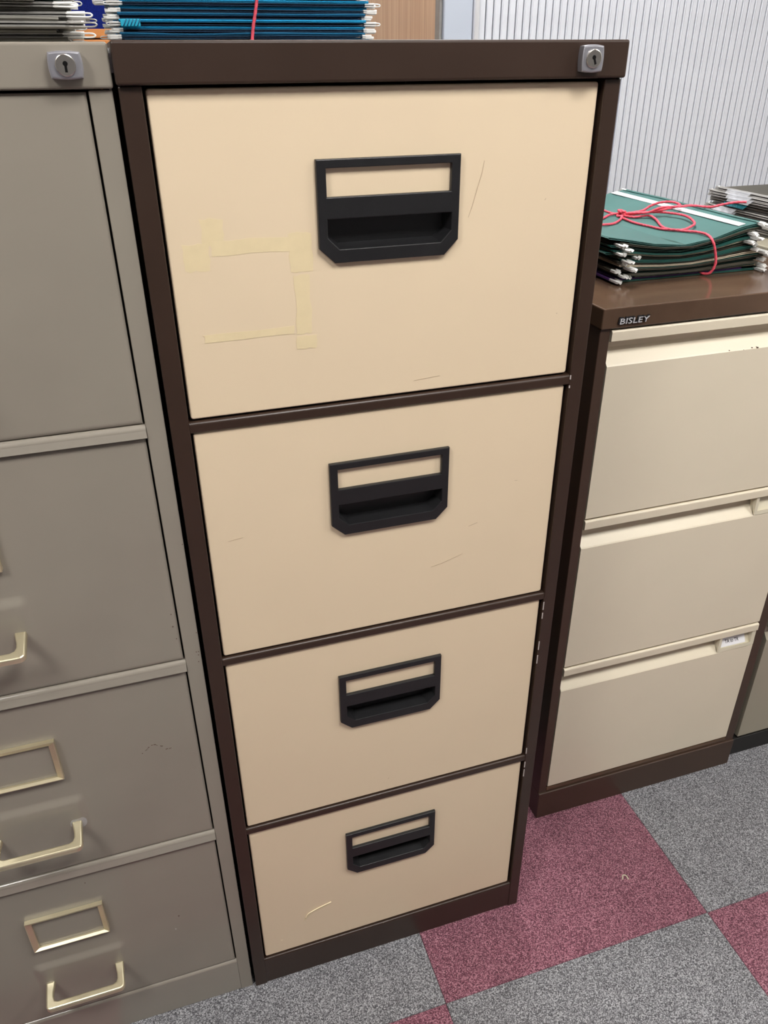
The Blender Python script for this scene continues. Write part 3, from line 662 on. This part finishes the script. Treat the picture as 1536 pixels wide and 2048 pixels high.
box('frame_edge', (0.6530, 0.6592, TF + 0.004, TF + 0.028, 0.081, TZ), 'steel', TB, 0.001)
box('frame_post', (1.8850, TX1, TF - 0.004, TF + 0.028, 0.081, TZ), 'frame_blue', TB, 0.003)
box('door_pull', (0.7222, 0.7330, TF - 0.012, TF + 0.012, 0.082, TZ - 0.002), 'alu', TB, 0.004, 3)
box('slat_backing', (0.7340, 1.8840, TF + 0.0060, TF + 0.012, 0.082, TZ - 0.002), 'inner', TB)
SP = 0.01655
prof = [(-0.0076, 0.0046), (-0.0076, 0.0004), (-0.0068, -0.0008), (-0.0056, -0.0004), (-0.0045, 0.0002), (0.0055, 0.0002), (0.0066, 0.0012), (0.0070, 0.0046)]
sx = 0.7435
v = [(sx + p[0], TF + p[1], z) for z in (0.084, TZ - 0.004) for p in prof]; n = len(prof)
f = [(i, (i+1) % n, n + (i+1) % n, n + i) for i in range(n)] + [tuple(range(n)), tuple(range(n, 2*n))]
s0 = put('slat', raw('slat', v, f), 'slat', TB)
for k in range(1, 69):
    copy_at(s0, (SP*k, 0, 0), TB)

# ------------------------------------------------------------------ notice board, wooden wall panel
NB = thing('notice_board', 'navy blue felt notice board in an orange wooden frame', 'notice board', (-0.40, 1.60, 1.36))
box('felt', (-1.18, 0.19, 1.600, 1.612, 1.3720, 2.10), 'navy', NB)
for b6 in ((-1.20, 0.21, 1.588, 1.615, 1.3520, 1.3715), (-1.20, 0.21, 1.588, 1.615, 2.1005, 2.12), (-1.20, -1.181, 1.588, 1.615, 1.372, 2.10), (0.191, 0.21, 1.588, 1.615, 1.372, 2.10)):
    box('frame_rail', b6, 'orangewood', NB, 0.002)
wp = thing('wall_panel', 'orange wooden wall panelling below the navy notice board', 'panelling', (-0.5, 1.60, 0.0))
for k in range(6):
    x = -1.40 + 0.27*k; box('board', (x + 0.001, x + 0.269, 1.590, 1.6185, 0.0, 1.3490), 'orangewood', wp, 0.002)

# ------------------------------------------------------------------ file stacks
def flatz(z0, z1): return lambda x, y, s: z0 + (z1 - z0)*s
# blue files on the brown cabinet, rails left to right, tied with pink string
NBF = 22; zb0, zb1 = 1.3225, 1.3990
fb = flatz(zb0, zb1); rb = random.Random(3)
for i in range(NBF):
    front = i % 2 == 0
    dx = rb.uniform(-0.004, 0.004); y0 = 0.392 + rb.uniform(-0.002, 0.004); wv = rb.choice((0.0, 0.0002, 0.0006))
    lab = 'blue hanging file, ' + nth(i, NBF) + ' of the stack on the tall brown cabinet'
    kw = dict(th=0.0009, tipe=0.013, wav=wv, na=14, loop=(i % 3 == 0), metal='cardgapshade', ramp=0.0003)
    s0_, s1_ = (i + 0.18)/NBF, (i + 0.74)/NBF
    x0 = 0.0236 + dx - (0.010 if i in (14, 15) else 0)
    if front: t = file_thing('hanging_file', lab, 'file', 'blue files tied on the brown cabinet', (x0, y0 + 0.004), (1, 0), (0, 1), 0.308, 0.215, fb, s0_, s1_, 'cardblue' if i % 4 else 'cardblue2', **kw)
    else: t = file_thing('hanging_file', lab, 'file', 'blue files tied on the brown cabinet', (x0, y0 + 0.215), (1, 0), (0, -1), 0.308, 0.213, fb, s0_, s1_, 'cardblue2' if i % 3 else 'cardblue', **kw)
    if i == 6:
        z = fb(0, 0, s1_)
        st = put('index_strip', new_mesh(bm_box(0.024, 0.047, y0 - 0.009, y0 - 0.006, z - 0.004, z + 0.004, bev=0.001), 'index_strip'), 'cyan', t)
        for q in range(5):
            xq = 0.027 + 0.004*q
            put('strip_rib', tube_mesh('strip_rib', [(xq, y0 - 0.0093, z - 0.0036), (xq + 0.004, y0 - 0.0097, z + 0.0036)], 0.0007, 6, 2), 'cardblue', t)
ST1 = thing('string_tie', 'pink string tied round the blue files on the tall brown cabinet', 'string', (0.183, 0.5, 1.322))
loop = [(0.1790, 0.384, 1.3235), (0.1797, 0.3835, 1.3300), (0.1822, 0.3835, 1.3430), (0.1853, 0.3835, 1.3550), (0.1890, 0.3840, 1.3705), (0.1925, 0.3845, 1.3900), (0.1930, 0.3860, 1.4005), (0.1930, 0.395, 1.4030), (0.1910, 0.50, 1.4032), (0.1890, 0.61, 1.4030), (0.1880, 0.6170, 1.4000), (0.1850, 0.6180, 1.36), (0.1820, 0.6180, 1.3250)]
put('strand', tube_mesh('strand', loop, 0.0022, 12, 14, 420, 0.20), 'pink', ST1)

# grey files on the grey cabinet
NG = 20; fg = flatz(1.3215, 1.3990); rg = random.Random(11)
for i in range(NG):
    xr = -0.036 + rg.uniform(-0.022, 0.010) + (0.010 if i < 6 else 0); y0 = 0.110 + rg.uniform(-0.012, 0.012); wv = rg.choice((0.0003, 0.0006, 0.0010))
    if i in (9, 10): xr = -0.036
    card = 'carddkgreen' if i == 9 else ('cardgrey2' if i % 4 == 1 else 'cardgrey')
    lab = ('dark green' if i == 9 else 'grey') + ' hanging file, ' + nth(i, NG) + ' of the stack on the grey cabinet'
    gr = 'files on the grey cabinet'
    kw = dict(th=0.0010, tipe=0.014, wav=wv, na=12, loop=True, metal='steel', tip='white' if i % 3 else 'steel', ends=(False, True))
    s0_, s1_ = (i + 0.15)/NG, (i + 0.80)/NG; wl = 0.345
    if i % 2: file_thing('hanging_file', lab, 'file', gr, (xr - wl, y0), (1, 0), (0, 1), wl, 0.235, fg, s0_, s1_, card, **kw)
    else: file_thing('hanging_file', lab, 'file', gr, (xr - wl, y0 + 0.235), (1, 0), (0, -1), wl, 0.235, fg, s0_, s1_, card, **kw)

# green files on the low brown cabinet, rails running away from the viewer, sagging between the rails
GXs = [0.630, 0.660, 0.695, 0.722, 0.7756, 0.8275, 0.8714, 0.900, 0.935]; GZs = [1.0850, 1.0815, 1.0745, 1.0690, 1.0625, 1.0677, 1.0815, 1.0870, 1.0890]
def gtop(x):
    x = max(GXs[0], min(GXs[-1], x))
    for i in range(len(GXs) - 1):
        if x <= GXs[i+1]:
            t = (x - GXs[i])/(GXs[i+1] - GXs[i]); z = GZs[i] + (GZs[i+1] - GZs[i])*t; break
    return z
def gtops(x): return sum(gtop(x + q*0.006) for q in (-2, -1, 0, 1, 2))/5
ZG = 1.0160
fgr = lambda x, y, s: ZG + (gtops(x) - ZG)*s
NGR = 24; rr_ = random.Random(5)
cards = ['carddkgreen', 'cardpurple', 'cardcream'] + ['carddkgreen', 'cardolive', 'carddkgreen', 'cardolive', 'cardolive', 'carddkgreen', 'cardcream'] * 3 + ['carddkgreen']
cards[NGR - 1] = 'cardgreen'; cards[NGR - 2] = 'carddkgreen'
for i in range(NGR):
    right = (i % 2 == 1) if i > 3 else (i % 2 == 0)
    if i >= NGR - 3: right = True
    y0 = 0.262 + rr_.uniform(-0.006, 0.005); L_ = 0.368
    s0_, s1_ = (i + 0.12)/NGR, (i + 0.80)/NGR
    lab = {'carddkgreen': 'dark green', 'cardpurple': 'purple', 'cardcream': 'buff', 'cardolive': 'olive', 'cardgreen': 'teal'}[cards[i]] + ' hanging file, ' + nth(i, NGR) + ' of the stack on the low brown cabinet'
    gr = 'files tied on the low brown cabinet'
    if i == NGR - 1: lab = 'teal green hanging file with white label strip on top of the tied stack'
    kw = dict(th=0.0009, tipe=0.014 + rr_.uniform(-0.004, 0.006), wav=0.0005, na=14, metal=cards[i], hth=0.0010)
    if right:
        xr = 0.9080 + rr_.uniform(-0.014, 0.028); dd = 0.240 + rr_.uniform(-0.02, 0.01)
        if i == NGR - 1: xr, dd = 0.9120, 0.262
        t = file_thing('hanging_file', lab, 'file', gr, (xr, y0), (0, 1), (-1, 0), L_, dd, fgr, s0_, s1_, cards[i], **kw)
        if i == NGR - 1:
            zst = lambda x: fgr(x, 0, s1_) + 0.0006
            v = []; 
            xa, xb = xr - 0.034, xr - 0.022
            for z_ in (0.0, 0.0006):
                for yq in (y0 + 0.006, y0 + 0.36):
                    for x_ in (xa, xb): v.append((x_, yq, zst(x_) + z_ + 0.0006))
            put('label_strip', raw('label_strip', v, [(0, 1, 3, 2), (4, 6, 7, 5), (0, 4, 5, 1), (2, 3, 7, 6), (0, 2, 6, 4), (1, 5, 7, 3)]), 'paper', t)
    else:
        xl = 0.676 + rr_.uniform(-0.008, 0.026); dd = 0.235 + rr_.uniform(-0.02, 0.01)
        if xl + dd > 0.925: dd = 0.925 - xl
        file_thing('hanging_file', lab, 'file', gr, (xl, y0), (0, 1), (1, 0), L_, dd, fgr, s0_, s1_, cards[i], **kw)

# pink string round the green files
ST2 = thing('string_tie', 'pink string knotted in a bow on top of the green files', 'string', (0.81, 0.45, 1.016))
def on_top(pts, dz=0.003): return [(x, y, gtops(x) + dz) for x, y in pts]
def strand(nm, pts, r=0.0021): return put(nm, tube_mesh(nm, pts, r, 12, 14, 420, 0.20), 'pink', ST2)
D_ = [(0.8024, 0.4621, 1.0690), (0.7992, 0.4204, 1.0679), (0.8031, 0.3793, 1.0682), (0.8079, 0.3496, 1.0687), (0.8237, 0.3172, 1.0706), (0.8306, 0.2965, 1.0722), (0.8300, 0.2720, 1.0722), (0.8270, 0.2540, 1.0660), (0.8320, 0.2500, 1.0500), (0.8350, 0.2490, 1.0333), (0.8300, 0.2530, 1.0195), (0.8200, 0.2700, 1.0180)]
strand('band', D_)
strand('bow_loop', [(0.8110, 0.4760, 1.0725), (0.8220, 0.4750, 1.0728), (0.8328, 0.4732, 1.0737), (0.8441, 0.4636, 1.0778), (0.8544, 0.4593, 1.0851), (0.8659, 0.4492, 1.0916), (0.8770, 0.4315, 1.0943), (0.8801, 0.4152, 1.0920), (0.8700, 0.4150, 1.0890), (0.8520, 0.4170, 1.0860), (0.8372, 0.4340, 1.0800), (0.8220, 0.4560, 1.0745), (0.8110, 0.4740, 1.0720)])
strand('bow_loop', [(0.8100, 0.4720, 1.0700), (0.8195, 0.4485, 1.0709), (0.8358, 0.4357, 1.0744), (0.8326, 0.4101, 1.0735), (0.8170, 0.3698, 1.0697), (0.8110, 0.3421, 1.0700), (0.8230, 0.3240, 1.0712), (0.8372, 0.3227, 1.0755), (0.8472, 0.3286, 1.0793), (0.8559, 0.3566, 1.0830), (0.8572, 0.3831, 1.0833), (0.8503, 0.4204, 1.0812), (0.8407, 0.4440, 1.0782), (0.8284, 0.4703, 1.0740), (0.8121, 0.4752, 1.0725)])
strand('loose_end', [(0.8110, 0.4740, 1.0735), (0.8230, 0.4500, 1.0770), (0.8340, 0.4330, 1.0800), (0.8484, 0.4200, 1.0888), (0.8770, 0.4100, 1.0903), (0.8916, 0.4000, 1.0925), (0.9209, 0.3900, 1.0901), (0.9366, 0.3800, 1.0946), (0.9522, 0.3700, 1.0983), (0.9663, 0.3600, 1.0997)])
strand('band', [(0.8120, 0.4850, 1.0700), (0.8100, 0.5073, 1.0689), (0.8117, 0.5330, 1.0691), (0.8143, 0.5590, 1.0693), (0.8140, 0.6270, 1.0692), (0.8140, 0.6480, 1.0650), (0.8140, 0.6520, 1.04), (0.8140, 0.6500, 1.0185)])
strand('band', [(0.8132, 0.4850, 1.0716), (0.7982, 0.4916, 1.0690), (0.7799, 0.4821, 1.0664), (0.7442, 0.4511, 1.0695), (0.7000, 0.4300, 1.0760), (0.6560, 0.4200, 1.0850), (0.6300, 0.4180, 1.0830), (0.6270, 0.4170, 1.0500), (0.6400, 0.4170, 1.0190)])
strand('band', [(0.8050, 0.4650, 1.0700), (0.7930, 0.4517, 1.0673), (0.7650, 0.4277, 1.0669), (0.7311, 0.4041, 1.0711), (0.7080, 0.3921, 1.0751), (0.6560, 0.3800, 1.0850), (0.6300, 0.3780, 1.0830), (0.6270, 0.3780, 1.0500), (0.6400, 0.3780, 1.0190)])
kp = []
for q in range(28):
    a = q*0.83; kp.append((0.8100 + 0.0062*math.cos(a)*math.cos(a*0.37), 0.4760 + 0.0075*math.sin(a), 1.0728 + 0.0042*math.sin(a*0.71)))
strand('knot', kp, 0.0022)

# olive files with plastic tabs on the far grey cabinet
NO = 13; fo = flatz(1.0160, 1.0830); ro = random.Random(21)
for i in range(NO):
    y0 = 0.280 + ro.uniform(-0.008, 0.006); x0 = 1.1180 + ro.uniform(-0.006, 0.006)
    card = 'carddkgreen' if i in (5, 8) else 'cardolive'; s0_, s1_ = (i + 0.12)/NO, (i + 0.78)/NO
    lab = ('dark green' if i in (5, 8) else 'olive') + ' hanging file, ' + nth(i, NO) + ' of the tabbed stack at the right edge'
    t = file_thing('hanging_file', lab, 'file', 'files in the tabbed stack', (x0, y0), (0, 1), (1, 0), 0.345, 0.235, fo, s0_, s1_, card, th=0.0010, tipe=0.012, wav=0.0003, na=10, metal='steel', tip='steel')
    if i in (3, 5, 6, 8, 10, 11, 12):
        z = fo(0, 0, s1_); ya = y0 + 0.345 - 0.075 - ro.uniform(0.0, 0.05); yb = ya + 0.066
        v = []
        for dz in (0.0, 0.0007):
            for (x_, zz_) in ((x0 + 0.002, z + 0.0008), (x0 - 0.008, z + 0.0014), (x0 - 0.016, z - 0.0055)):
                for y_ in (ya + (0.004 if zz_ < z else 0), yb - (0.004 if zz_ < z else 0)): v.append((x_, y_, zz_ + dz))
        f = [(0, 1, 3, 2), (2, 3, 5, 4), (6, 8, 9, 7), (8, 10, 11, 9), (0, 6, 7, 1), (4, 5, 11, 10), (0, 2, 8, 6), (2, 4, 10, 8), (1, 7, 9, 3), (3, 9, 11, 5)]
        put('index_tab', raw('index_tab', v, f), 'teal_tab' if i == 8 else 'clearplastic', t)

# white card in the gap between the two tall cabinets, scrap on the carpet
v = []
for x_ in (-0.00325, -0.00125):
    for (y_, z_) in ((0.006, 1.2990), (0.004, 1.3130), (0.008, 1.3165), (0.160, 1.3165), (0.160, 1.2990)): v.append((x_, y_, z_))
f = [(0, 1, 2, 3, 4), (9, 8, 7, 6, 5)] + [(i, (i+1) % 5, 5 + (i+1) % 5, 5 + i) for i in range(5)]
wc = put('card_sheet', raw('card_sheet', v, f), 'paper'); tag(wc, 'white card sheet wedged in the gap between the two tall cabinets', 'card')
sc_ = put('paper_scrap', tube_mesh('paper_scrap', [(0.6720, -0.0230, 0.0010), (0.6765, -0.0165, 0.0022), (0.6815, -0.0190, 0.0024), (0.6825, -0.0260, 0.0010)], 0.0013, 6, 4, 0, 0, 0.35), 'cardcream')
tag(sc_, 'tiny curled buff scrap lying on the red carpet tile', 'scrap')
